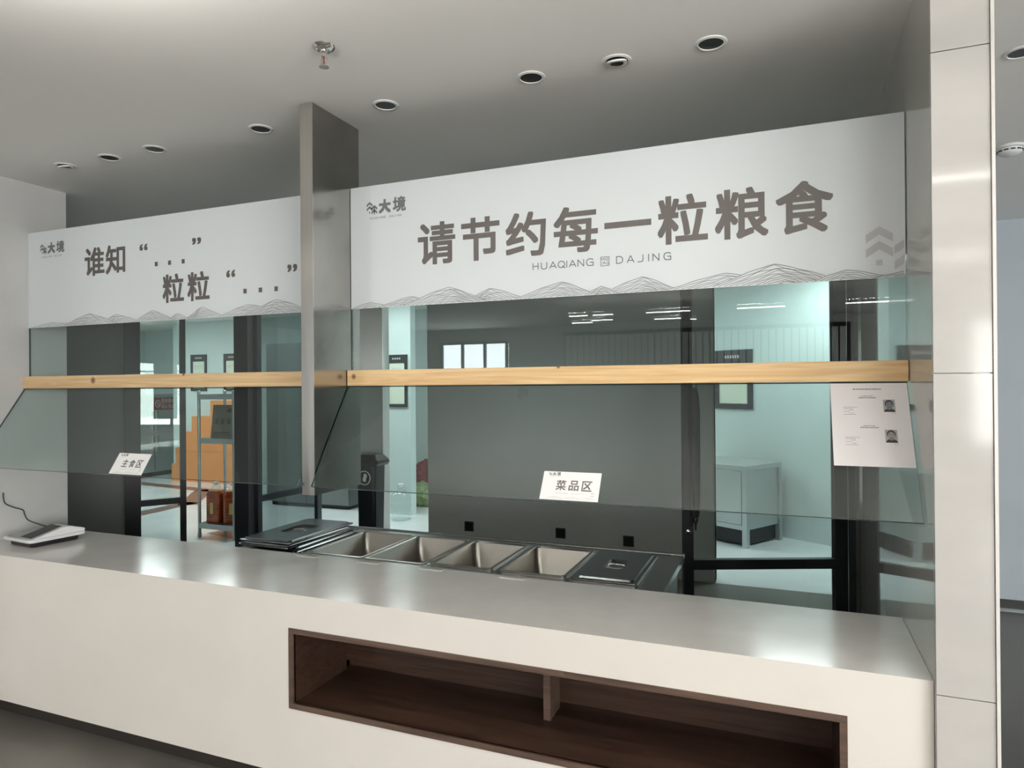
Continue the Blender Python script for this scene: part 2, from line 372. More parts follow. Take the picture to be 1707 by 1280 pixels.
# ================================================================ CEILING FITTINGS
def downlight(loc, label, tilted=False):
    t = thing('downlight', label, 'downlight', loc, 0, 'recessed downlights')
    obj('trim_ring', B().lathe([(0.0395, 0.0), (0.042, -0.005), (0.051, -0.003), (0.053, 0.0)], n=36, cap=False), 'downlight_ring', t, smooth=True, world=False)
    if not tilted:
        obj('lamp_recess', B().lathe([(0.0005, -0.0015), (0.0405, -0.002)], n=32, cap=False), 'black_plastic', t, world=False)
    else:
        obj('lamp_recess', B().lathe([(0.0005, -0.001), (0.038, -0.0015)], n=32, cap=False), 'black_plastic', t, world=False)
        g = B().lathe([(0.024, -0.008), (0.036, -0.006), (0.036, 0.0), (0.024, 0.0)], n=32, cap=False)
        g.v = [(x, y, -0.001+z-0.010*max(0, -y/0.036)) for x, y, z in g.v]
        obj('gimbal_ring', g, 'downlight_ring', t, smooth=True, world=False)
names = ['above right end of banner, nearest the tiled column', 'swivelled open, second from the tiled column', 'third from the tiled column', 'just right of the steel post',
         'just left of the steel post', 'second left of the steel post', 'third left of the steel post', 'swivelled open, farthest left near the grey pier']
for i, x in enumerate((-0.221, -0.543, -0.867, -1.50, -2.147, -2.792, -3.10, -3.419)):
    downlight((x, 2.36, CEIL), 'white-ringed black downlight ' + names[i], i in (1, 7))
downlight((0.775, 2.847, CEIL), 'black downlight cut by the right edge, beyond the column')
t = thing('sprinkler', 'chrome pendent fire sprinkler on the white ceiling', 'sprinkler', (-1.434, 1.876, CEIL))
obj('escutcheon', B().lathe([(0.012, -0.012), (0.022, -0.013), (0.034, -0.007), (0.038, 0.0)], n=32, cap=False), 'chrome', t, smooth=True, world=False)
obj('body', B().lathe([(0.013, 0.0), (0.013, -0.02), (0.009, -0.024), (0.009, -0.034), (0.006, -0.036)], n=20), 'chrome', t, smooth=True, world=False)
for s in (-1, 1):
    obj('frame_arm', B().tube([(s*0.007, 0, -0.032), (s*0.012, 0, -0.044), (s*0.009, 0, -0.058), (s*0.003, 0, -0.066)], 0.0022, 8), 'chrome', t, smooth=True, world=False)
obj('glass_bulb', B().lathe([(0.001, -0.036), (0.003, -0.040), (0.003, -0.058), (0.001, -0.063)], n=12), 'red_net', t, smooth=True, world=False)
obj('deflector', B().lathe([(0.001, -0.064), (0.016, -0.066), (0.017, -0.069), (0.001, -0.070)], n=24), 'chrome', t, world=False)
t = thing('smoke_detector', 'white round smoke detector on ceiling beyond the column', 'smoke detector', (1.03, 3.97, CEIL))
obj('base', B().lathe([(0.062, 0.0), (0.064, -0.012), (0.056, -0.014)], n=36), 'detector_white', t, smooth=True, world=False)
obj('chamber', B().lathe([(0.054, -0.012), (0.050, -0.030), (0.036, -0.042), (0.001, -0.046)], n=36), 'detector_white', t, smooth=True, world=False)
for i in range(12):
    a = 2*PI*i/12; q = B().box(0.044, 0.054, -0.009, 0.009, -0.027, -0.021)
    q.v = [(x*math.cos(a)-y*math.sin(a), x*math.sin(a)+y*math.cos(a), z) for x, y, z in q.v]
    obj('vent_slot', q, 'black_plastic', t, world=False)

# linear LED lamps of the hall (seen mirrored in the glass) and kitchen panels
def led(x, y, L, label, z=2.457):
    t = thing('linear_lamp', label, 'lamp', (x, y, z), 0, 'linear lamps in the dining hall')
    obj('housing', B().box(-L/2-0.01, L/2+0.01, -0.029, 0.029, 0.0, 0.034), 'white_plastic', t, world=False)
    obj('diffuser', B().box(-L/2, L/2, -0.020, 0.020, -0.007, 0.0), 'led', t, world=False)
    obj('added_uplight', B().add([(-L/2, -0.028, 0.0345), (L/2, -0.028, 0.0345), (L/2, 0.028, 0.0345), (-L/2, 0.028, 0.0345)], [(0, 1, 2, 3)]), 'ceiling_fill', t, world=False)  # glowing sheet added on the housing top to lift the ceiling brightness
    for q in (-L*0.4, L*0.4): obj('suspension_wire', B().tube([(q, 0, 0.036), (q, 0, CEIL-z)], 0.0015, 6), 'chrome', t, world=False)
rows = (('nearest the counter', 0.85, 0.5, (-1.5, -0.4, 0.7, 1.8, 2.9, 4.0)), ('in the second row', -1.15, 0.5, (-3.7, -2.6, -1.5, -0.4, 0.98, 2.1, 3.2, 4.3)), ('in the third row', -3.05, 0.5, (-1.26, -0.24, 0.86, 1.95, 3.05)))
for row, y, L, xs in rows:
    for i, x in enumerate(xs): led(x, y, L, 'slim white hanging lamp %s, %s from its left end' % (row, ('first', 'second', 'third', 'fourth', 'fifth', 'sixth', 'seventh', 'eighth')[i]))
for row, y, L, x in (('short left one of the third row', -3.05, 0.22, -2.35), ('second short one of the third row', -3.05, 0.24, -2.04), ('left in the fourth row', -3.95, 0.28, -2.56), ('second in the fourth row', -3.7, 0.28, -2.22), ('third in the fourth row', -3.9, 0.33, -1.40), ('shortest in the fourth row', -4.1, 0.07, -1.10)):
    led(x, y, L, 'slim white hanging lamp, ' + row)
def panel(x, y, sx, sy, label):
    t = thing('panel_lamp', label, 'lamp', (x, y, CEIL-0.03), 0, 'flat panel lamps on the kitchen ceiling')
    obj('frame', B().box(-sx-0.02, sx+0.02, -sy-0.02, sy+0.02, 0.005, 0.03), 'white_plastic', t, world=False)
    obj('diffuser', B().box(-sx, sx, -sy, sy, 0, 0.005), 'kitchen_led', t, world=False)
for x, y, nm in ((0.25, 6.75, 'the right doorway'), (-2.2, 7.2, 'the middle of the kitchen'), (-4.4, 6.4, 'the water jug'), (-6.4, 6.6, 'the wire rack'), (-8.6, 7.0, 'the orange steps'), (-10.4, 7.0, 'the far left corner')):
    panel(x, y, 0.5, 0.25, 'flat white panel lamp on the kitchen ceiling above ' + nm)

# ================================================================ SERVING COUNTER
X0, X1 = -3.9, 0.364
t = thing('serving_counter', 'long cream stone serving counter with grey top and a dark wooden niche', 'counter', (-1.77, 2.36, 0))
obj('countertop', B().prism_x([(2.10, 0.80), (2.63, 0.80), (2.63, 0.775), (2.125, 0.775)][::-1], X0, X1), 'quartz_top', t)
NX0, NX1, NZ0, NZ1 = -1.788, 0.155, 0.36, 0.67
fp = B().prism_x([(2.10, NZ1), (2.10, 0.80), (2.125, 0.775), (2.125, NZ1)][::-1], X0, X1)
fp.box(X0, NX0, 2.10, 2.125, 0.10, NZ1).box(NX1, X1, 2.10, 2.125, 0.10, NZ1).box(NX0, NX1, 2.10, 2.125, 0.10, NZ0)
obj('front_panel', fp, 'quartz_front', t)
obj('carcass', B().box(X0, X1, 2.60, 2.625, 0.02, 0.775).box(X0, X1, 2.14, 2.60, 0.09, 0.10), 'black_trim', t)
obj('toe_kick', B().box(X0, X1, 2.175, 2.19, 0.0, 0.10), 'toe_kick', t)
ni = obj('niche_lining', B().box(NX0+0.02, NX1-0.02, 2.105, 2.44, NZ0+0.003, NZ0+0.02).box(NX0+0.02, NX1-0.02, 2.105, 2.44, NZ1-0.02, NZ1-0.003)
         .box(NX0+0.003, NX0+0.02, 2.105, 2.44, NZ0, NZ1).box(NX1-0.02, NX1-0.003, 2.105, 2.44, NZ0, NZ1)
         .box(NX0, NX1, 2.44, 2.455, NZ0+0.06, NZ1).box(NX0, NX1, 2.49, 2.50, NZ0, NZ1).box(NX0, NX1, 2.44, 2.49, NZ0, NZ0+0.018), 'walnut', t)
obj('edge_strip', B().box(NX0, NX1, 2.096, 2.112, NZ1-0.02, NZ1), 'walnut_edge', ni)
obj('edge_strip', B().box(NX0, NX1, 2.096, 2.112, NZ0, NZ0+0.02), 'walnut_edge', ni)
obj('edge_strip', B().box(NX0, NX0+0.02, 2.096, 2.112, NZ0+0.0205, NZ1-0.0205), 'walnut_edge', ni)
obj('edge_strip', B().box(NX1-0.02, NX1, 2.096, 2.112, NZ0+0.0205, NZ1-0.0205), 'walnut_edge', ni)
dv = obj('divider', B().box(-0.826, -0.800, 2.328, 2.44, NZ0+0.02, NZ1-0.02), 'walnut', ni)
dv.data.materials[0] = M['walnut_edge']

# ================================================================ HANGING POST
PX0, PX1 = -1.818, -1.757
t = thing('hanging_post', 'flat stainless steel clad post hanging from the ceiling between the two banners', 'post', (-1.79, 2.38, 1.16))
obj('steel_face', B().box(PX0, PX1, 2.22, 2.224, 1.165, CEIL), 'steel', t)
obj('side_panel', B().box(PX1-0.004, PX1, 2.2245, 2.54, 1.165, CEIL), 'steel_mirror', t)
obj('side_panel', B().box(PX0, PX0+0.004, 2.2245, 2.54, 1.165, CEIL), 'steel_mirror', t)
obj('core', B().box(PX0+0.005, PX1-0.005, 2.2245, 2.538, 1.17, CEIL), 'black_trim', t)

# ================================================================ GLASS GUARDS, BEAMS, BANNERS
bays = (('left', -3.898, PX0-0.002), ('right', PX1+0.002, 0.363))
for side, xa, xb in bays:
    b = B().box(xa, xb, 2.476, 2.486, 1.672, 2.468)
    b.mi = [1, 1, 0, 1, 0, 1]
    centred('glass_panel', b, ['glass_guard', 'glass_edge'], 'upright clear glass pane between the %s banner and its wooden beam' % side, 'glass', 'upright guard panes')
    # slanted pane from the beam down towards the customer
    p0, p1 = Vector((2.193, 1.205)), Vector((2.448, 1.604)); n2 = Vector((-(p1-p0).y, (p1-p0).x)).normalized()*-0.008
    q = [p0, p1, p1+n2, p0+n2]
    b = B().prism_x([(v.x, v.y) for v in q], xa+0.001, xb-0.003)
    b.mi = [1, 1, 0, 1, 0, 1]
    centred('sneeze_guard', b, ['glass_guard', 'glass_edge'], 'slanted clear glass sneeze guard under the %s wooden beam' % side, 'glass', 'slanted sneeze guard panes')
    bm_ = B().box(xa-0.0, xb+0.0, 2.440, 2.506, 1.605, 1.672)
    centred('wooden_beam', bm_, 'pine_'+side, 'light pine wooden rail across the %s serving bay' % side + (' with a dark knot' if side == 'left' else ''), 'wooden rail', 'pine rails of the guard', bevel=0.002)

def hills(b, specs, zb, y, x0, x1, wl):
    """layered contour-line hills: later entries stand in front"""
    def prof(h, x):
        a, p, c, ht = h
        if x <= a or x >= c: return 0.0
        u = (x-a)/(p-a) if x < p else (c-x)/(c-p)
        return ht*(0.35*(math.sin(u*PI/2))**1.3+0.65*u) + 0.0012*math.sin(60*x+ht*400)*u*(1-u)*4
    for i, h in enumerate(specs):
        a, p, c, ht = h; K = max(3, int(ht/0.0058)); q = p+(random.random()-0.5)*(c-a)*0.22
        for k in range(K):
            s = 1-k/K; pts = []; N = 48; ph = random.random()*6
            for j in range(N+1):
                x = a+(c-a)*j/N; xr = q+(x-q)*s**0.85+0.006*math.sin(9*j/N+ph)*(1-s)
                z = prof(h, x)*s*(1+0.07*math.sin(22*j/N+ph)*(1 if k else 0)) if s < 1 else prof(h, x)
                ok = x0+0.002 < xr < x1-0.002 and z > 0.0008 and z <= prof(h, xr)+1e-6 and all(z > prof(g, xr) for g in specs[i+1:])
                if ok: pts.append((xr, zb+z))
                else:
                    if len(pts) > 1: b.ribbon(pts, wl*(1.25 if k == 0 else 1), y)
                    pts = []
            if len(pts) > 1: b.ribbon(pts, wl*(1.25 if k == 0 else 1), y)
STROKES = {'H': [[(0, 0), (0, 1)], [(0, .5), (.8, .5)], [(.8, 0), (.8, 1)]],
 'U': [[(0, 1), (0, .3), (.1, .08), (.3, 0), (.55, 0), (.75, .08), (.85, .3), (.85, 1)]],
 'A': [[(0, 0), (.5, 1), (1, 0)], [(.25, .3), (.8, .3)]],
 'Q': [[(.5, 0), (.15, .1), (0, .4), (0, .6), (.15, .9), (.5, 1), (.8, .9), (.98, .6), (.98, .4), (.8, .1), (.5, 0)], [(.62, .28), (1.05, -.08)]],
 'I': [[(0, 0), (0, 1)]], 'N': [[(0, 0), (0, 1), (.85, 0), (.85, 1)]],
 'G': [[(.95, .85), (.75, 1), (.3, 1), (.08, .85), (0, .6), (0, .4), (.08, .15), (.3, 0), (.95, 0), (.95, .48), (.5, .48)]],
 'D': [[(0, 0), (0, 1), (.5, 1), (.8, .85), (.92, .5), (.8, .15), (.5, 0), (0, 0)]],
 'J': [[(.75, 1), (.75, .25), (.65, .05), (.5, 0), (0, 0)]]}
def stroke_word(b, word, x0, x1, z0, z1, y, wd):
    n = len(word); cw = (x1-x0)/(n-0.28)
    for i, ch in enumerate(word):
        w_ = cw*0.70; ox = x0+i*cw+(w_*0.45 if ch == 'I' else 0)
        for st in STROKES[ch]: b.ribbon([(ox+u*w_, z0+v*(z1-z0)) for u, v in st], wd, y)
def chevron(b, cx, z, hw, rise, th, y, clip=None):
    pts = [(cx-hw, z), (cx, z+rise), (cx+hw, z), (cx+hw, z-th), (cx, z+rise-th), (cx-hw, z-th)]
    if clip: pts = [(cx-hw, z), (clip, z+rise*(clip-cx+hw)/hw), (clip, z+rise*(clip-cx+hw)/hw-th), (cx-hw, z-th)]
    if clip: b.poly_y(pts[::-1], y)
    else: b.poly_y([pts[0], pts[5], pts[4], pts[1]], y); b.poly_y([pts[1], pts[4], pts[3], pts[2]], y)
def logo(b, x, z, w_, h, y):
    """pine-tree marks, two brush characters and the small line of capitals"""
    u = w_/0.20
    for cx, zz in ((x+0.018*u, z+0.052*u), (x+0.018*u, z+0.034*u), (x+0.042*u, z+0.036*u), (x+0.042*u, z+0.019*u)):
        chevron(b, cx, zz, 0.0145*u, 0.012*u, 0.0105*u, y)
    b.poly_y([(x+0.015*u, z+0.014*u), (x+0.021*u, z+0.014*u), (x+0.021*u, z+0.021*u), (x+0.015*u, z+0.021*u)], y)
    b.ribbon([(x+0.042*u, z+0.008*u), (x+0.042*u, z+0.036*u)], 0.005*u, y)
    text_fit(b, '大', x+0.064*u, x+0.124*u, z+0.008*u, z+0.068*u, y, 0.06)
    text_fit(b, '境', x+0.134*u, x+0.198*u, z+0.008*u, z+0.072*u, y, 0.036)
    stroke_word(b, 'HUAQIANG', x+0.02*u, x+0.098*u, z-0.012*u, z-0.004*u, y, 0.0012*u)
    stroke_word(b, 'DAJING', x+0.118*u, x+0.176*u, z-0.012*u, z-0.004*u, y, 0.0012*u)
YB = 2.4755; YP = YB-0.0028
def banner(xa, xb, label):
    t = thing('banner', label, 'banner', ((xa+xb)/2, YB, 1.94), 0, 'printed banners above the counter')
    obj('sheet', B().box(xa, xb, YB-0.002, YB, 1.94, 2.468), 'banner_white', t)
    return t
def chars(t, txt, cxs, size, base, bold, mname='ink_brown'):
    for ch, cx in zip(txt, cxs):
        vs, fs = glyphs(ch, size, bold); b = B().add([(cx+v[0], YP-v[2], base+v[1]) for v in vs], fs)
        obj('character', b, mname, t)
# right banner
t = banner(PX1+0.002, 0.362, 'right white banner asking to save every grain of food, large brown characters')
chars(t, '请节约每一粒粮食', [-1.332+0.1995*i for i in range(8)], 0.182, 2.124, 0.022)
for wd_, xa_, xb_, gap in (('HUAQIANG', -0.907, -0.664, 0.30), ('DAJING', -0.576, -0.376, 0.55)):
    ws = [0.06 if ch == 'I' else 1.0 for ch in wd_]; sc = (xb_-xa_)/(sum(ws)+gap*(len(wd_)-1)); x = xa_
    for ch, w_ in zip(wd_, ws):
        b = B()
        for st in STROKES[ch]: b.ribbon([(x+u*sc, 2.052+v*0.025) for u, v in st], 0.0034, YP)
        obj('letter', b, 'ink_grey', t); x += (w_+gap)*sc
b = B().ribbon([(-0.636, 2.047), (-0.636, 2.080), (-0.604, 2.080), (-0.604, 2.047), (-0.636, 2.047)], 0.0022, YP)
text_fit(b, 'HQ', -0.633, -0.607, 2.065, 2.077, YP, 0.01); text_fit(b, '大J', -0.633, -0.607, 2.050, 2.063, YP, 0.01)
obj('seal_mark', b, 'ink_grey', t)
b = B(); logo(b, -1.674, 2.335, 0.20, 0.08, YP); obj('logo', b, 'ink_grey', t)
b = B(); chevron(b, 0.288, 2.082, 0.039, 0.026, 0.027, YP); chevron(b, 0.288, 2.034, 0.039, 0.026, 0.027, YP)
b.poly_y([(0.279, 1.981), (0.297, 1.981), (0.297, 1.999), (0.279, 1.999)], YP)
chevron(b, 0.370, 2.041, 0.039, 0.026, 0.027, YP, 0.359); chevron(b, 0.370, 1.992, 0.039, 0.026, 0.027, YP, 0.359)
obj('house_emblem', b, 'ink_pale', t)
b = B()
hills(b, [(-1.755, -1.655, -1.56, .023), (-1.62, -1.45, -1.33, .038), (-1.20, -1.09, -0.93, .050), (-1.50, -1.277, -1.10, .066), (-0.99, -0.79, -0.65, .056), (-0.64, -0.48, -0.35, .055),
          (-0.70, -0.635, -0.57, .030), (-0.40, -0.19, 0.02, .048), (-0.24, -0.03, 0.18, .068), (0.09, 0.19, 0.33, .032), (0.27, 0.40, 0.5, .024)], 1.941, YP, PX1, 0.362, 0.0021)
obj('hill_print', b, 'ink_line', t, kind='stuff')
# left banner
t = banner(-3.898, PX0-0.002, 'left white banner with quotation marks and square dots between brown characters')
chars(t, '谁知', (-3.366, -3.206), 0.156, 2.212, 0.022); chars(t, '粒粒', (-2.806, -2.640), 0.148, 2.040, 0.022)
for q, x0, x1, z0, z1 in (('“', -3.037, -2.980, 2.300, 2.334), ('”', -2.680, -2.621, 2.300, 2.334), ('“', -2.464, -2.409, 2.126, 2.161), ('”', -2.101, -2.045, 2.126, 2.161)):
    b = B(); text_fit(b, q, x0, x1, z0, z1, YP, 0.02); obj('quotation_mark', b, 'ink_brown', t)
for x, z in ((-2.921, 2.225), (-2.830, 2.225), (-2.739, 2.225), (-2.350, 2.055), (-2.258, 2.055), (-2.166, 2.055)):
    obj('dot', B().poly_y([(x-0.010, z-0.011), (x+0.010, z-0.011), (x+0.010, z+0.011), (x-0.010, z+0.011)], YP), 'ink_brown', t)
b = B(); logo(b, -3.798, 2.334, 0.20, 0.08, YP); obj('logo', b, 'ink_grey', t)
b = B()
hills(b, [(-3.88, -3.70, -3.45, .022), (-3.32, -3.21, -3.03, .045), (-3.62, -3.406, -3.20, .058), (-3.08, -2.948, -2.80, .052), (-2.72, -2.62, -2.48, .052), (-2.84, -2.78, -2.70, .028), (-2.52, -2.33, -2.1, .050), (-2.35, -2.165, -1.95, .064), (-2.0, -1.9, -1.7, .03)],
      1.941, YP, -3.898, PX0, 0.0021)
obj('hill_print', b, 'ink_line', t, kind='stuff')

# ---- cards and the notice taped on the slanted glass
ANG = math.atan2(1.604-1.205, 2.448-2.193)          # slope of the pane above horizontal
def on_glass(name, label, cat, x0, s0, group=None):
    """empty whose local XZ plane is the front of the slanted pane; s is measured up the slope"""
    c, s_ = math.cos(ANG), math.sin(ANG)
    t = thing(name, label, cat, (x0, 2.193+c*s0-0.0015*s_, 1.205+s_*s0+0.0015*c), 0, group)
    t.rotation_euler = (ANG-PI/2, 0, 0)
    return t
def card(x0, txt, label):
    t = on_glass('name_card', label, 'sign', x0, 0.004, 'area name cards on the glass'); W_, H_ = 0.207, 0.106
    obj('sheet', B().box(0, W_, -0.0008, 0.0006, 0, H_), 'card', t, world=False)
    for i, ch in enumerate(txt):
        b = B(); x = 0.052+i*0.046; text_fit(b, ch, x, x+0.036, 0.036, 0.074, -0.001, 0.018); obj('character', b, 'ink_brown', t, world=False)
    b = B(); logo(b, 0.018, 0.088, 0.045, 0.02, -0.001); obj('logo', b, 'ink_grey', t, world=False)
    b = B(); hills(b, [(0.01, 0.05, 0.09, .008), (0.07, 0.12, 0.16, .010), (0.13, 0.17, 0.2, .009)], 0.004, -0.001, 0.004, W_-0.004, 0.0006)
    b.ribbon([(0.055, 0.025), (0.10, 0.025)], 0.0012, -0.001).ribbon([(0.11, 0.025), (0.155, 0.025)], 0.0012, -0.001)
    chevron(b, 0.185, 0.028, 0.006, 0.004, 0.003, -0.001); chevron(b, 0.185, 0.019, 0.006, 0.004, 0.003, -0.001)
    obj('fine_print', b, 'ink_pale', t, world=False)
card(-2.900, '主食区', 'small white card reading staple food area, taped to the left slanted glass')
card(-0.788, '菜品区', 'small white card reading dishes area, taped to the right slanted glass')
t = on_glass('notice_sheet', 'white paper notice with two portrait photos taped to glass beside the column', 'notice', 0.138, 0.170)
obj('sheet', B().box(0, 0.219, -0.0006, 0.0006, 0, 0.297), 'paper', t, world=False)
def dashes(b, x0, x1, z, h):
    x = x0
    while x < x1:
        w_ = random.uniform(0.002, 0.006); b.poly_y([(x, z), (min(x+w_, x1), z), (min(x+w_, x1), z+h), (x, z+h)], -0.0009); x += w_+random.uniform(0.0008, 0.0022)
b = B(); dashes(b, 0.066, 0.146, 0.272, 0.0042)
for zz in (0.240, 0.132):
    dashes(b, 0.088, 0.122, zz+0.007, 0.0024); dashes(b, 0.080, 0.130, zz, 0.0036)
for zz in (0.206, 0.098):
    for r, (xa, xb) in enumerate(((0.036, 0.076), (0.036, 0.064), (0.050, 0.064), (0.036, 0.052), (0.052, 0.066), (0.036, 0.070))):
        dashes(b, xa, xb, zz-r*0.0052, 0.0014)
obj('print_lines', b, 'ink_grey', t, world=False, kind='stuff')
def portrait(x, z, face):
    W_, H_ = 0.033, 0.045
    p = obj('photo', B().poly_y([(x, z), (x+W_, z), (x+W_, z+H_), (x, z+H_)], -0.0009), 'photo_back', t, world=False)
    def ell(cx, cz, rx, rz, y, a0=0, a1=2*PI, n=20): return B().poly_y([(cx+rx*math.cos(a0+(a1-a0)*i/n), cz+rz*math.sin(a0+(a1-a0)*i/n)) for i in range(n+(0 if a1-a0 > 6.2 else 1))], y)
    cx = x+W_*0.5; cz = z+H_*0.56
    obj('shoulders', B().poly_y([(x+0.001, z+0.0005), (x+W_-0.001, z+0.0005), (x+W_-0.003, z+0.007), (cx+0.006, z+0.012), (cx-0.006, z+0.012), (x+0.003, z+0.007)], -0.0011), 'photo_hair', p, world=False)
    obj('hair', ell(cx, cz+0.003, 0.0122, 0.0155, -0.0012), 'photo_hair', p, world=False)
    fb = ell(cx, cz-0.0015, 0.0102, 0.0135, -0.0014); fb.box(cx-0.0045, cx+0.0045, -0.0014, -0.00135, z+0.008, cz-0.009)
    fo = obj('face', fb, face, p, world=False)
    fe = ell(cx-0.0042, cz+0.002, 0.002, 0.0008, -0.0016, n=10); e2 = ell(cx+0.0042, cz+0.002, 0.002, 0.0008, -0.0016, n=10); fe.add(e2.v, e2.f)
    e3 = ell(cx, cz-0.0085, 0.0034, 0.0007, -0.0016, n=10); fe.add(e3.v, e3.f); e4 = ell(cx, cz-0.0035, 0.0012, 0.002, -0.0016, n=10)
    fe.ribbon([(cx-0.0065, cz+0.0048), (cx-0.0022, cz+0.0050)], 0.0009, -0.0016).ribbon([(cx+0.0022, cz+0.0050), (cx+0.0065, cz+0.0048)], 0.0009, -0.0016)
    obj('features', fe, 'photo_hair', p, world=False)
    r = B().ribbon([(x+W_*0.85+0.005*math.cos(2*PI*i/14), z-0.004+0.0032*math.sin(2*PI*i/14)) for i in range(15)], 0.0005, -0.0010)
    obj('pen_ring', r, 'ink_grey', p, world=False)
portrait(0.148, 0.190, 'photo_face'); portrait(0.146, 0.082, 'photo_face_warm')

# ================================================================ FOOD WARMER, PANS, LIDS
WX0, WX1, WY0, WY1, WZ = -2.62, -0.455, 2.655, 3.335, 0.775
pb = [-2.235, -1.89, -1.55, -1.205, -0.86, -0.56]
t = thing('food_warmer', 'stainless steel food warming table behind the counter, five openings', 'food warmer', ((WX0+WX1)/2, 3.0, 0))
b = B().box(WX0, WX1, WY0, 2.745, WZ-0.03, WZ).box(WX0, WX1, 3.255, WY1, WZ-0.03, WZ).box(WX0, pb[0]+0.004, 2.745, 3.255, WZ-0.03, WZ).box(pb[5]-0.004, WX1, 2.745, 3.255, WZ-0.03, WZ)
for x in pb[1:5]: b.box(x-0.007, x+0.007, 2.745, 3.255, WZ-0.03, WZ)
obj('top_frame', b, 'rim_steel', t)
obj('tank', B().box(WX0+0.03, WX1-0.03, WY0+0.03, WY0+0.04, 0.45, WZ-0.03).box(WX0+0.03, WX1-0.03, WY1-0.04, WY1-0.03, 0.45, WZ-0.03).box(WX0+0.03, WX0+0.04, WY0+0.03, WY1-0.03, 0.45, WZ-0.03)
    .box(WX1-0.04, WX1-0.03, WY0+0.03, WY1-0.03, 0.45, WZ-0.03).box(WX0+0.03, WX1-0.03, WY0+0.03, WY1-0.03, 0.44, 0.45), 'cabinet_steel', t)
for x in (WX0+0.05, WX1-0.05):
    for y in (WY0+0.06, WY1-0.06): obj('leg', B().lathe([(0.019, 0), (0.019, 0.45)], (x, y, 0), 14), 'rim_steel', t, smooth=True)
obj('lower_shelf', B().box(WX0+0.03, WX1-0.03, WY0+0.04, WY1-0.04, 0.16, 0.175), 'cabinet_steel', t)
obj('edge_roll', B().tube([(WX0, WY1, WZ-0.004), (WX1, WY1, WZ-0.004)], 0.012, 10), 'rim_steel', t, smooth=True)
def pan_mesh(wx, y0, y1, z, depth):
    xa, xb = -wx/2, wx/2
    return B().loft([rrect(xa+0.001, xb-0.001, y0+0.001, y1-0.001, z-0.004, 0.02), rrect(xa, xb, y0, y1, z, 0.02), rrect(xa+0.012, xb-0.012, y0+0.014, y1-0.014, z+0.001, 0.024), rrect(xa+0.016, xb-0.016, y0+0.018, y1-0.018, z-0.006, 0.028),
                    rrect(xa+0.026, xb-0.026, y0+0.028, y1-0.028, z-depth+0.02, 0.032), rrect(xa+0.045, xb-0.045, y0+0.047, y1-0.047, z-depth, 0.03)])
def lid_parts(t, wx, L):
    xa, xb, y0, y1 = -wx/2, wx/2, -L/2, L/2
    obj('lid_plate', B().loft([rrect(xa, xb, y0, y1, 0.0, 0.02), rrect(xa, xb, y0, y1, 0.004, 0.02), rrect(xa+0.016, xb-0.016, y0+0.016, y1-0.016, 0.005, 0.02), rrect(xa+0.020, xb-0.020, y0+0.020, y1-0.020, 0.012, 0.022), rrect(xa+0.10, xb-0.10, y0+0.17, y1-0.17, 0.0125, 0.03),
                               rrect(xa+0.112, xb-0.112, y0+0.19, y1-0.19, 0.002, 0.03)], cap0=True), 'lid_steel', t, world=False)
    obj('handle', B().tube([(-0.04, 0, 0.003), (-0.034, 0, 0.009), (-0.02, 0, 0.011), (0.02, 0, 0.011), (0.034, 0, 0.009), (0.04, 0, 0.003)], 0.004, 10), 'chrome', t, smooth=True, world=False)
which = ['leftmost open, beside the stacked lids', 'second open, left of middle', 'middle open, darker inside', 'fourth open, left of the lidded one', 'rightmost, under a flat lid']
for i in range(5):
    wx = pb[i+1]-pb[i]-0.008; cx = (pb[i]+pb[i+1])/2
    t = thing('food_pan', 'steel food pan ' + which[i], 'food pan', (cx, 3.0, WZ-0.15), 0, 'pans in the warming table')
    pm = pan_mesh(wx, -0.262, 0.262, 0.153, 0.15)
    obj('basin', pm, 'pan_steel', t, smooth=True, world=False)
    if i in (2, 3):   # these two wells hold a second, deeper insert with a black corner guard
        obj('insert_rim', B().loft([rrect(-wx/2+0.010, wx/2-0.010, -0.25, 0.25, 0.155, 0.022), rrect(-wx/2+0.010, wx/2-0.010, -0.25, 0.25, 0.159, 0.022), rrect(-wx/2+0.024, wx/2-0.024, -0.236, 0.236, 0.159, 0.022), rrect(-wx/2+0.024, wx/2-0.024, -0.236, 0.236, 0.152, 0.022)], cap1=False), 'rim_steel', t, world=False)
t = thing('pan_lid', 'flat steel lid with recessed handle covering the rightmost pan', 'lid', ((pb[4]+pb[5])/2, 3.0, WZ+0.0055))
lid_parts(t, 0.285, 0.51)
nth = ['bottom', 'second lowest', 'second highest', 'top']
for i in range(4):
    t = thing('pan_lid', 'dark steel pan lid, %s of the stack left of the open pans' % nth[i], 'lid', (-2.395+[0.0, -0.014, -0.028, -0.045][i], 2.945+[0, 0.02, -0.015, 0.01][i], WZ+0.001+i*0.0158), [0.0, 0.015, -0.02, 0.01][i], 'stacked pan lids')
    lid_parts(t, 0.325, 0.55)
# small clear price-tag holders standing along the back edge of the counter
tg = ['left of the first pan', 'at the second pan', 'at the middle pan', 'at the fourth pan']
for i, x in enumerate((-2.10, -1.765, -1.44, -1.055)):
    t = thing('label_holder', 'tiny clear acrylic label holder on counter edge ' + tg[i], 'label holder', (x, 2.600, 0.80), 0, 'acrylic label holders')
    obj('slip', B().box(-0.055, 0.055, -0.010, 0.016, 0.0005, 0.002), 'label_slip', t, world=False)
    obj('lip', B().prism_x([(0.012, 0.002), (0.016, 0.002), (0.022, 0.014), (0.019, 0.014)], -0.055, 0.055), 'acrylic', t, world=False)

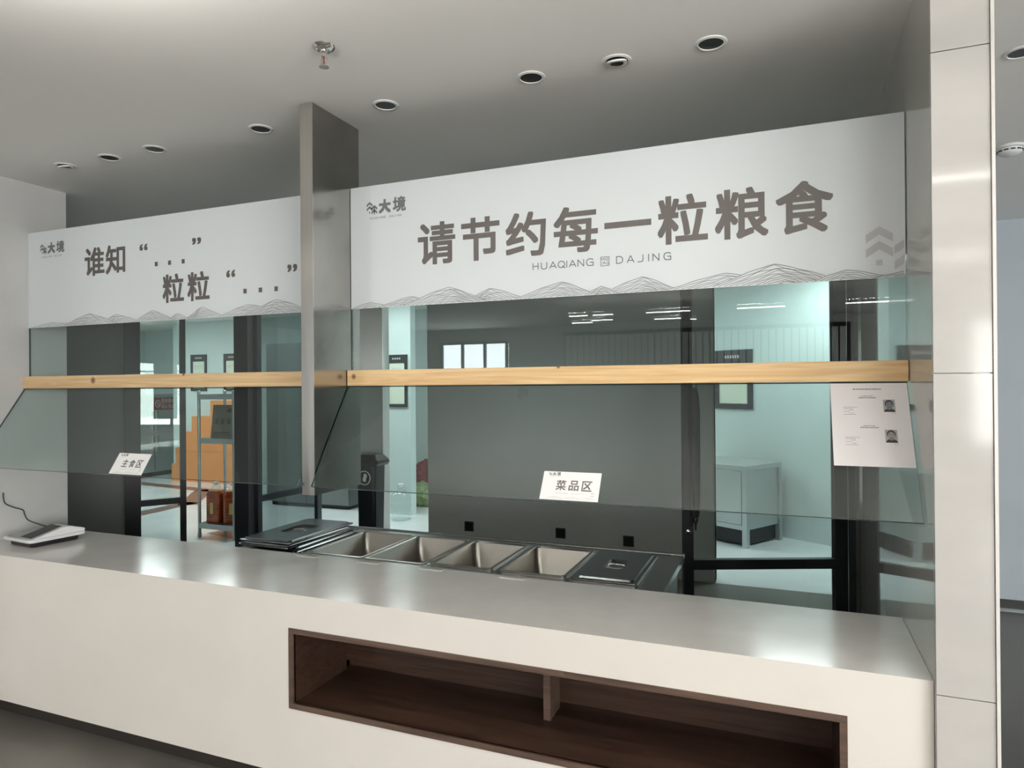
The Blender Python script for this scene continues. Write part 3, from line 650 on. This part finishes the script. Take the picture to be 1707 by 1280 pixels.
# ================================================================ SCALE
t = thing('countertop_scale', 'white and black electronic counter scale with a cable beside the grey pier', 'scale', (-3.62, 2.375, 0.80), -0.10)
obj('base', B().loft([rrect(-0.105, 0.105, -0.115, 0.115, 0.0, 0.02), rrect(-0.110, 0.110, -0.12, 0.12, 0.026, 0.022)], cap0=True), 'black_plastic', t, world=False)
body = B().loft([rrect(-0.128, 0.128, -0.138, 0.138, 0.026, 0.024), rrect(-0.132, 0.132, -0.142, 0.142, 0.034, 0.024), rrect(-0.128, 0.128, -0.138, 0.138, 0.042, 0.022)], cap0=True)
obj('tray', body, 'white_plastic', t, world=False, bevel=0.002)
hd = B().prism_x([(-0.125, 0.042), (0.135, 0.042), (0.135, 0.058), (0.055, 0.082), (0.03, 0.082)][::-1], 0.0, 0.124)
obj('head', hd, 'white_plastic', t, world=False, bevel=0.004)
obj('display', B().prism_x([(-0.118, 0.0475), (0.030, 0.0835), (0.030, 0.0848), (-0.118, 0.0488)][::-1], 0.004, 0.098), 'black_plastic', t, world=False)
obj('platform', B().prism_x([(-0.12, 0.043), (0.125, 0.043), (0.125, 0.052), (-0.12, 0.046)][::-1], -0.118, -0.006), 'cabinet_steel', t, world=False, bevel=0.002)
pts = [(-0.09, 0.135, 0.03), (-0.15, 0.13, 0.028), (-0.195, 0.09, 0.05), (-0.225, 0.035, 0.085), (-0.235, 0.02, 0.12), (-0.232, 0.01, 0.145), (-0.240, -0.03, 0.165), (-0.250, -0.068, 0.195), (-0.252, -0.075, 0.25)]
def smooth_pts(p, n=6):
    out = []
    for i in range(len(p)-1):
        a, b_, c, d_ = (Vector(p[max(i-1, 0)]), Vector(p[i]), Vector(p[i+1]), Vector(p[min(i+2, len(p)-1)]))
        for k in range(n):
            u = k/n; out.append(0.5*((2*b_)+(c-a)*u+(2*a-5*b_+4*c-d_)*u*u+(3*b_-a-3*c+d_)*u**3))
    return out+[Vector(p[-1])]
obj('cable', B().tube(smooth_pts(pts), 0.0032, 8), 'cable', t, smooth=True, world=False)

# ================================================================ PASSAGE BEHIND: DOORS, SOCKETS, BIN, UMBRELLA
def door_leaf(label, p, q, z1=2.45, sw0=0.055, sw1=0.055, rails=(0.545,), mt='black_metal', lock=None, z0=0.02, rail_h=0.055, glass='glass_door'):
    """framed glass leaf from plan point p to q"""
    p, q = Vector(p), Vector(q); L = (q-p).length
    t = thing('glass_door', label, 'door', (p.x, p.y, 0), math.atan2((q-p).y, (q-p).x))
    obj('stile', B().box(0, sw0, -0.022, 0.022, z0, z1), mt, t, world=False)
    obj('stile', B().box(L-sw1, L, -0.022, 0.022, z0, z1), mt, t, world=False)
    for z in rails: obj('rail', B().box(sw0, L-sw1, -0.022, 0.022, z, z+rail_h), mt, t, world=False)
    obj('rail', B().box(sw0, L-sw1, -0.022, 0.022, z1-0.06, z1), mt, t, world=False)
    g = B()
    zs = [z0]+[v for z in rails for v in (z, z+rail_h)]+[z1-0.06]
    for i in range(0, len(zs), 2): obj('pane', B().box(sw0, L-sw1, -0.004, 0.004, zs[i], zs[i+1]), glass, t, world=False)
    if lock:
        h = obj('lock', B().lathe([(0.016, 0), (0.016, 0.008), (0.006, 0.012)], (0, 0, 0), 16), 'chrome', t, world=False, smooth=True)
        h.location = (lock[0], -0.022, lock[1]); h.rotation_euler = (PI/2, 0, 0)
    return t
door_leaf('open black-framed glass door at the right, hinged beside the tiled column', (-0.545, 3.935), (0.318, 4.285), sw0=0.055, sw1=0.072, rails=(0.548,), lock=(0.027, 0.765))
door_leaf('narrow black-framed glass leaf beside the dark wall at far left', (-5.40, 4.235), (-5.11, 4.63), sw0=0.125, sw1=0.05, rails=(0.55,))
door_leaf('dark glass partition leaf left of the steel post', (-4.50, 4.86), (-4.46, 5.72), sw0=0.05, sw1=0.06, rails=(0.55,), mt='dark_frame', glass='glass_dark')
struct('trim_1', B().box(-4.70, -4.505, 4.80, 4.86, 0, 2.5).box(-4.60, -4.50, 4.76, 4.80, 0, 2.5), 'dark_frame')
struct('trim_2', B().box(0.328, 0.364, 4.24, 4.34, 0, 2.5), 'black_metal')
sock = ['left of the three, behind the open pans', 'middle of the three, behind the fourth pan', 'right of the three, behind the lidded pan']
for i, (px, pz) in enumerate(((-2.72, 0.302), (-1.832, 0.305), (-1.232, 0.282))):
    t = thing('wall_socket', 'black square wall socket, ' + sock[i], 'socket', (px, 5.65, pz-0.045), 0, 'black sockets on the grey wall')
    obj('plate', B().box(-0.045, 0.045, -0.012, 0.0, 0, 0.09), 'black_plastic', t, bevel=0.003, world=False)
    obj('cover', B().box(-0.033, 0.033, -0.016, -0.012, 0.012, 0.078), 'black_gloss', t, bevel=0.002, world=False)
t = thing('waste_bin', 'tall black waste bin with flared lid and round emblem by the grey wall', 'bin', (-3.555, 5.30, 0))
obj('tub', B().loft([rrect(-0.085, 0.085, -0.085, 0.085, 0.0, 0.03), rrect(-0.10, 0.10, -0.10, 0.10, 0.88, 0.035)], cap0=True), 'bin_black', t, world=False)
obj('lid', B().loft([rrect(-0.115, 0.125, -0.115, 0.115, 0.88, 0.035), rrect(-0.125, 0.14, -0.125, 0.125, 0.905, 0.035), rrect(-0.12, 0.13, -0.12, 0.12, 0.93, 0.035), rrect(-0.08, 0.09, -0.08, 0.08, 0.98, 0.03)], cap0=True), 'black_plastic', t, world=False)
e = obj('emblem_ring', B().lathe([(0.058, 0.0), (0.058, 0.004), (0.066, 0.004), (0.066, 0.0)], n=30, cap=False), 'white_plastic', t, world=False); e.location = (-0.005, -0.098, 0.77); e.rotation_euler = (PI/2-0.02, 0, 0)
e = obj('emblem_figure', B().prism_z([(-0.013, -0.033), (0.017, -0.033), (0.02, 0.0), (0.03, 0.02), (0.014, 0.04), (-0.007, 0.037), (-0.01, 0.007), (-0.02, -0.007)], 0, 0.003), 'white_plastic', t, world=False)
e.location = (-0.005, -0.098, 0.77); e.rotation_euler = (PI/2-0.02, 0, 0)
t = thing('folded_umbrella', 'black folded umbrella hanging tip down beside the glass door frame', 'umbrella', (-0.470, 3.905, 0.78))
obj('canopy', B().lathe([(0.010, 0.07), (0.018, 0.075), (0.022, 0.10), (0.027, 0.25), (0.029, 0.5), (0.028, 0.68), (0.022, 0.76), (0.012, 0.80)], n=12), 'umbrella_cloth', t, world=False)
obj('tip', B().lathe([(0.004, 0.0), (0.006, 0.006), (0.006, 0.03), (0.013, 0.05), (0.015, 0.065), (0.010, 0.075)], n=14), 'black_plastic', t, world=False, smooth=True)
obj('strap', B().tube([(-0.018, 0, 0.09), (-0.022, -0.004, 0.06), (-0.018, -0.004, 0.035), (-0.02, -0.004, 0.02)], 0.004, 8), 'black_plastic', t, world=False)
obj('handle', B().tube([(0.008, 0, 0.79), (0.009, 0, 0.85), (0.0, 0, 0.885), (-0.018, 0, 0.895), (-0.032, 0, 0.885), (-0.036, 0, 0.85)], 0.006, 10), 'black_plastic', t, world=False, smooth=True)

# ================================================================ KITCHEN THINGS
def picture(label, loc, rz, W_, H_):
    t = thing('picture_frame', label, 'picture', loc, rz, 'framed certificates on the kitchen walls')
    f = 0.045*W_/0.4+0.005
    obj('frame', B().box(0, W_, -0.02, 0, 0, f).box(0, W_, -0.02, 0, H_-f*2.6, H_).box(0, f, -0.02, 0, f, H_-f*2.6).box(W_-f, W_, -0.02, 0, f, H_-f*2.6), 'dark_frame', t, world=False, bevel=0.002)
    obj('sheet', B().box(f, W_-f, -0.008, 0, f, H_-f*2.6), 'picture_mat', t, world=False)
    b = B()
    for i in range(2): b.ribbon([(f+0.06*W_+0.02, H_-f*4.4-i*0.03), (W_-f-(0.05+0.1*i), H_-f*4.4-i*0.03)], 0.004, -0.0085)
    obj('print_lines', b, 'ink_line', t, world=False)
    b = B(); x = W_*0.3
    while x < W_*0.68: b.poly_y([(x, H_-f*1.55), (x+0.02, H_-f*1.55), (x+0.02, H_-f*1.0), (x, H_-f*1.0)], -0.0205); x += 0.032
    obj('header_print', b, 'sign_print', t, world=False)
KA = math.atan2(-0.515, 0.857)
def on_kwall(u): v = A+d*u; return v
v = on_kwall(-0.752); picture('framed certificate on the right kitchen wall above the steel cabinet', (v.x-nn.x*0.001, v.y-nn.y*0.001, 1.325), KA, 0.487, 0.655)
picture('narrow framed certificate on the kitchen pier behind the steel post', (-4.647, 7.299, 1.345), 0.0, 0.30, 0.655)
picture('framed certificate above the orange steps, left of the wire rack', (-9.571, 8.799, 1.55), 0, 0.36, 0.63)
picture('framed certificate above the wire rack, partly behind the dark frame', (-8.825, 8.799, 1.55), 0, 0.36, 0.63)
# steel cabinet
v = A+d*(-0.30)-nn*0.62
t = thing('steel_cabinet', 'low stainless steel cabinet against the right kitchen wall', 'cabinet', (-0.353, 6.922, 0), KA)
W_, D_, H_ = 0.75, 0.62, 0.80
obj('body', B().box(-W_+0.02, -0.02, 0.02, D_-0.02, 0.17, H_-0.05), 'cabinet_steel', t, world=False)
obj('worktop', B().box(-W_, 0, 0, D_, H_-0.05, H_), 'cabinet_steel', t, world=False, bevel=0.004)
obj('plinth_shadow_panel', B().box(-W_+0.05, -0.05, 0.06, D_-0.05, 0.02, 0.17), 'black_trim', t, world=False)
for x in (-W_, -0.05):
    for y in (0, D_-0.05): obj('leg', B().box(x, x+0.05, y, y+0.05, 0.0, H_-0.05), 'cabinet_steel', t, world=False)
obj('bottom_rail', B().box(-W_+0.05, -0.05, 0.004, 0.02, 0.17, 0.215), 'cabinet_steel', t, world=False)
dr = obj('door', B().box(-W_+0.055, -0.057, 0.0, 0.018, 0.22, H_-0.06), 'cabinet_steel', t, world=False, bevel=0.002)
obj('handle', B().box(-W_+0.08, -W_+0.10, -0.02, 0.0, 0.45, 0.6), 'chrome', dr, world=False)
# water jug
t = thing('water_jug', 'clear plastic water jug standing on the kitchen floor before the pier', 'jug', (-4.29, 7.02, 0))
obj('bottle', B().lathe([(0.001, 0.0), (0.10, 0.0), (0.118, 0.012), (0.12, 0.05), (0.114, 0.07), (0.12, 0.09), (0.12, 0.19), (0.114, 0.21), (0.12, 0.23), (0.118, 0.29), (0.085, 0.34), (0.04, 0.36), (0.033, 0.39), (0.033, 0.40)], n=26, cap=False), 'clear_plastic', t, world=False, smooth=True)
obj('cap', B().lathe([(0.036, 0.395), (0.037, 0.43), (0.030, 0.435)], n=20), 'white_plastic', t, world=False, smooth=True)
obj('carry_handle', B().tube([(0.05, 0, 0.345), (0.075, 0, 0.385), (0.045, 0, 0.41), (0.036, 0, 0.40)], 0.008, 8), 'clear_plastic', t, world=False, smooth=True)
# vegetable sacks
def sack(loc, r, h, m, label, seed, rows=12):
    rnd = random.Random(seed); rings = []; n = 26
    for j in range(rows+1):
        u = j/rows; rr = r*(math.sin(PI*min(1, 0.12+u*0.86))**0.55)
        rings.append([(rr*(1+0.09*math.sin(3*a+seed+4*u)+0.06*math.sin(7*a-6*u))*math.cos(a), rr*(1+0.09*math.sin(3*a+seed+4*u)+0.06*math.sin(7*a-6*u))*math.sin(a), h*u) for a in [2*PI*i/n for i in range(n)]])
    t = thing('vegetable_sack', label, 'sack', loc, 0, 'vegetable sacks in the kitchen')
    rings = [[(x+0.022*r*5*math.sin(23*x+31*z+seed)*0.5, y, z+0.02*math.sin(19*x+17*y+seed)*(1 if 0 < z < h else 0)) for x, y, z in ring] for ring in rings]
    obj('bag', B().loft(rings, True, True), m, t, world=False, smooth=True)
    obj('tied_neck', B().lathe([(0.045, h-0.03), (0.03, h), (0.028, h+0.015), (0.012, h+0.022)], n=14), m, t, world=False, smooth=True)
sack((-4.53, 7.98, 0), 0.19, 0.31, 'green_leaf', 'bag of leafy green vegetables on the kitchen floor', 3)
sack((-4.74, 8.45, 0), 0.20, 0.55, 'red_net', 'dark red net sack of vegetables behind the green bag', 5)
sack((-4.22, 8.38, 0), 0.22, 0.40, 'red_net', 'lower red net sack mostly hidden behind the grey wall', 8)
# orange stepped parapet
z1, z2, z3 = 0.58, 0.855, 1.12
t = thing('stepped_parapet', 'orange stepped stair parapet against the far kitchen wall', 'stair parapet', (-8.6, 8.72, 0))
obj('stepped_wall', B().prism_y([(-9.89, 0), (-8.25, 0), (-8.25, z3+0.27), (-9.0, z3+0.27), (-9.0, z3), (-9.42, z3), (-9.42, z2), (-9.64, z2), (-9.64, z1), (-9.80, z1), (-9.80, 0.30), (-9.89, 0.30)][::-1], 8.66, 8.79), 'orange_paint', t)
obj('ledge_line', B().box(-9.80, -8.25, 8.652, 8.66, z1-0.05, z1-0.035), 'orange_paint', t)
# steel fridge with the warning sign on its door
t = thing('steel_fridge', 'stainless steel kitchen fridge behind the left glass leaf', 'fridge', (-11.0, 8.95, 0))
obj('cabinet', B().box(-11.35, -10.66, 8.42, 9.46, 0.08, 1.50), 'cabinet_steel', t, bevel=0.004)
for y0, y1 in ((8.43, 8.93), (8.95, 9.45)):
    for z0, z1_ in ((0.11, 0.78), (0.80, 1.48)):
        dd = obj('door', B().box(-10.66, -10.62, y0, y1, z0, z1_), 'cabinet_steel', t, bevel=0.003)
        obj('handle', B().box(-10.62, -10.59, 8.88 if y0 < 8.9 else 8.97, 8.91 if y0 < 8.9 else 9.0, 0.84 if z0 > 0.5 else 0.42, 1.19 if z0 > 0.5 else 0.74), 'chrome', dd)
obj('plinth', B().box(-11.3, -10.70, 8.46, 9.42, 0, 0.08), 'black_plastic', t)
t = thing('warning_sign', 'dark red kitchen warning sign with pale characters on the fridge door', 'sign', (-10.610, 8.915, 1.21), PI/2)
obj('plate', B().box(0, 0.455, -0.008, 0, 0, 0.225), 'red_sign', t, world=False)
for line, zz in (('厨房重地', 0.125), ('闲人免进', 0.02)):
    for i, ch in enumerate(line):
        b = B(); text_fit(b, ch, 0.155+i*0.073, 0.217+i*0.073, zz, zz+0.08, -0.0092, 0.012); obj('character', b, 'sign_print', t, world=False)
b = B().ribbon([(0.075+0.052*math.cos(2*PI*i/20), 0.112+0.062*math.sin(2*PI*i/20)) for i in range(21)], 0.016, -0.0092).ribbon([(0.04, 0.155), (0.11, 0.07)], 0.016, -0.0092)
obj('symbol', b, 'sign_print', t, world=False)
# big steel cupboard seen dimly through the dark leaf
t = thing('steel_cupboard', 'tall grey steel cupboard behind the dark glass leaf and steel post', 'cupboard', (-5.9, 7.6, 0))
obj('carcass', B().box(-6.60, -5.25, 7.34, 7.9, 0.05, 2.2), 'dark_steel', t)
for x in (-6.59, -5.92):
    dd = obj('door', B().box(x, x+0.66, 7.32, 7.34, 0.06, 2.18), 'dark_steel', t, bevel=0.002)
    obj('handle', B().box(x+(0.60 if x < -6 else 0.03), x+(0.62 if x < -6 else 0.05), 7.29, 7.32, 1.0, 1.2), 'chrome', dd)
obj('plinth', B().box(-6.55, -5.30, 7.38, 7.88, 0, 0.05), 'black_plastic', t)
# wire rack with oil bottles and plaque
t = thing('steel_rack', 'narrow stainless steel shelf rack in the kitchen doorway', 'rack', (-5.58, 5.55, 0))
RX0, RX1, RY0, RY1 = -5.835, -5.352, 5.46, 5.82
for x in (RX0, RX1):
    for y in (RY0, RY1):
        p_ = obj('post', B().lathe([(0.014, 0.0), (0.020, 0.01), (0.020, 0.05), (0.0165, 0.055), (0.0165, 1.55), (0.019, 1.552), (0.019, 1.57), (0.012, 1.575)], (x, y, 0), 14), 'rack_steel', t, smooth=True)
for z in (0.12, 1.03, 1.50):
    obj('shelf', B().box(RX0, RX1, RY0-0.012, RY0+0.012, z-0.02, z+0.035).box(RX0, RX1, RY1-0.012, RY1+0.012, z-0.02, z+0.035).box(RX0-0.012, RX0+0.012, RY0, RY1, z-0.02, z+0.035).box(RX1-0.012, RX1+0.012, RY0, RY1, z-0.02, z+0.035).box(RX0, RX1, RY0, RY1, z+0.02, z+0.03), 'rack_steel', t)
def oil(loc, label, rz):
    t = thing('oil_bottle', label, 'bottle', loc, rz, 'cooking oil bottles on the rack')
    r = [(0.084, 0.0, 0.03), (0.090, 0.012, 0.035)]
    for i in range(9):
        z = 0.03+i*0.03; r += [(0.092, z, 0.035), (0.088, z+0.012, 0.035), (0.092, z+0.024, 0.035)]
    r += [(0.090, 0.315, 0.04), (0.078, 0.345, 0.045)]
    obj('body', B().loft([rrect(-q, q, -q*0.8, q*0.8, z, c) for q, z, c in r], True, True), 'oil', t, world=False, smooth=True)
    obj('shoulder', B().loft([rrect(-q, q, -q*0.8, q*0.8, z, c) for q, z, c in ((0.078, 0.346, 0.045), (0.058, 0.375, 0.045), (0.030, 0.395, 0.022), (0.024, 0.41, 0.018))], True, True), 'clear_plastic', t, world=False, smooth=True)
    obj('cap', B().lathe([(0.027, 0.405), (0.028, 0.432), (0.022, 0.437)], n=18), 'white_plastic', t, world=False, smooth=True)
    obj('carry_loop', B().tube([(-0.05, 0, 0.375), (-0.045, 0, 0.425), (0.0, 0, 0.445), (0.045, 0, 0.425), (0.05, 0, 0.375)], 0.006, 8), 'clear_plastic', t, world=False, smooth=True)
    obj('label', B().box(-0.02, 0.02, -0.0785, -0.0745, 0.10, 0.22), 'oil_label', t, world=False)
oil((-5.712, 5.575, 0.151), 'amber cooking oil bottle at left on the bottom rack shelf', 0.1)
oil((-5.505, 5.60, 0.151), 'amber cooking oil bottle at right on the bottom rack shelf', 0.5)
t = thing('plaque', 'dull bronze plaque leaning on the middle rack shelf', 'plaque', (-5.575, 5.535, 1.061), 0, tilt=-0.12)
obj('board', B().box(-0.165, 0.165, -0.012, 0.006, 0, 0.36), 'plaque', t, world=False, bevel=0.002)
b = B()
for i in range(3):
    for k in range(3): b.poly_y([(-0.125+i*0.085, 0.155+k*0.02), (-0.070+i*0.085, 0.155+k*0.02), (-0.070+i*0.085, 0.166+k*0.02), (-0.125+i*0.085, 0.166+k*0.02)], -0.0125)
    b.poly_y([(-0.105+i*0.085, 0.15), (-0.092+i*0.085, 0.15), (-0.092+i*0.085, 0.22), (-0.105+i*0.085, 0.22)], -0.0126)
b.ribbon([(-0.13, 0.06), (0.10, 0.06)], 0.012, -0.0125).ribbon([(-0.13, 0.035), (0.13, 0.035)], 0.006, -0.0125).poly_y([(0.04, 0.28), (0.10, 0.28), (0.10, 0.32), (0.04, 0.32)], -0.0125)
obj('worn_print', b, 'plaque_print', t, world=False)

# black bin cut by the right edge of the picture
t = thing('pedal_bin', 'black bin in the passage right of the column, cut by the picture edge', 'bin', (1.175, 3.14, 0))
obj('tub', B().loft([rrect(-0.19, 0.19, -0.17, 0.17, 0.0, 0.04), rrect(-0.20, 0.20, -0.18, 0.18, 0.60, 0.045)], cap0=True), 'black_plastic', t, world=False)
obj('lid', B().loft([rrect(-0.205, 0.205, -0.185, 0.185, 0.602, 0.045), rrect(-0.205, 0.205, -0.185, 0.185, 0.63, 0.045), rrect(-0.15, 0.15, -0.14, 0.14, 0.65, 0.05)], cap0=True), 'black_plastic', t, world=False)
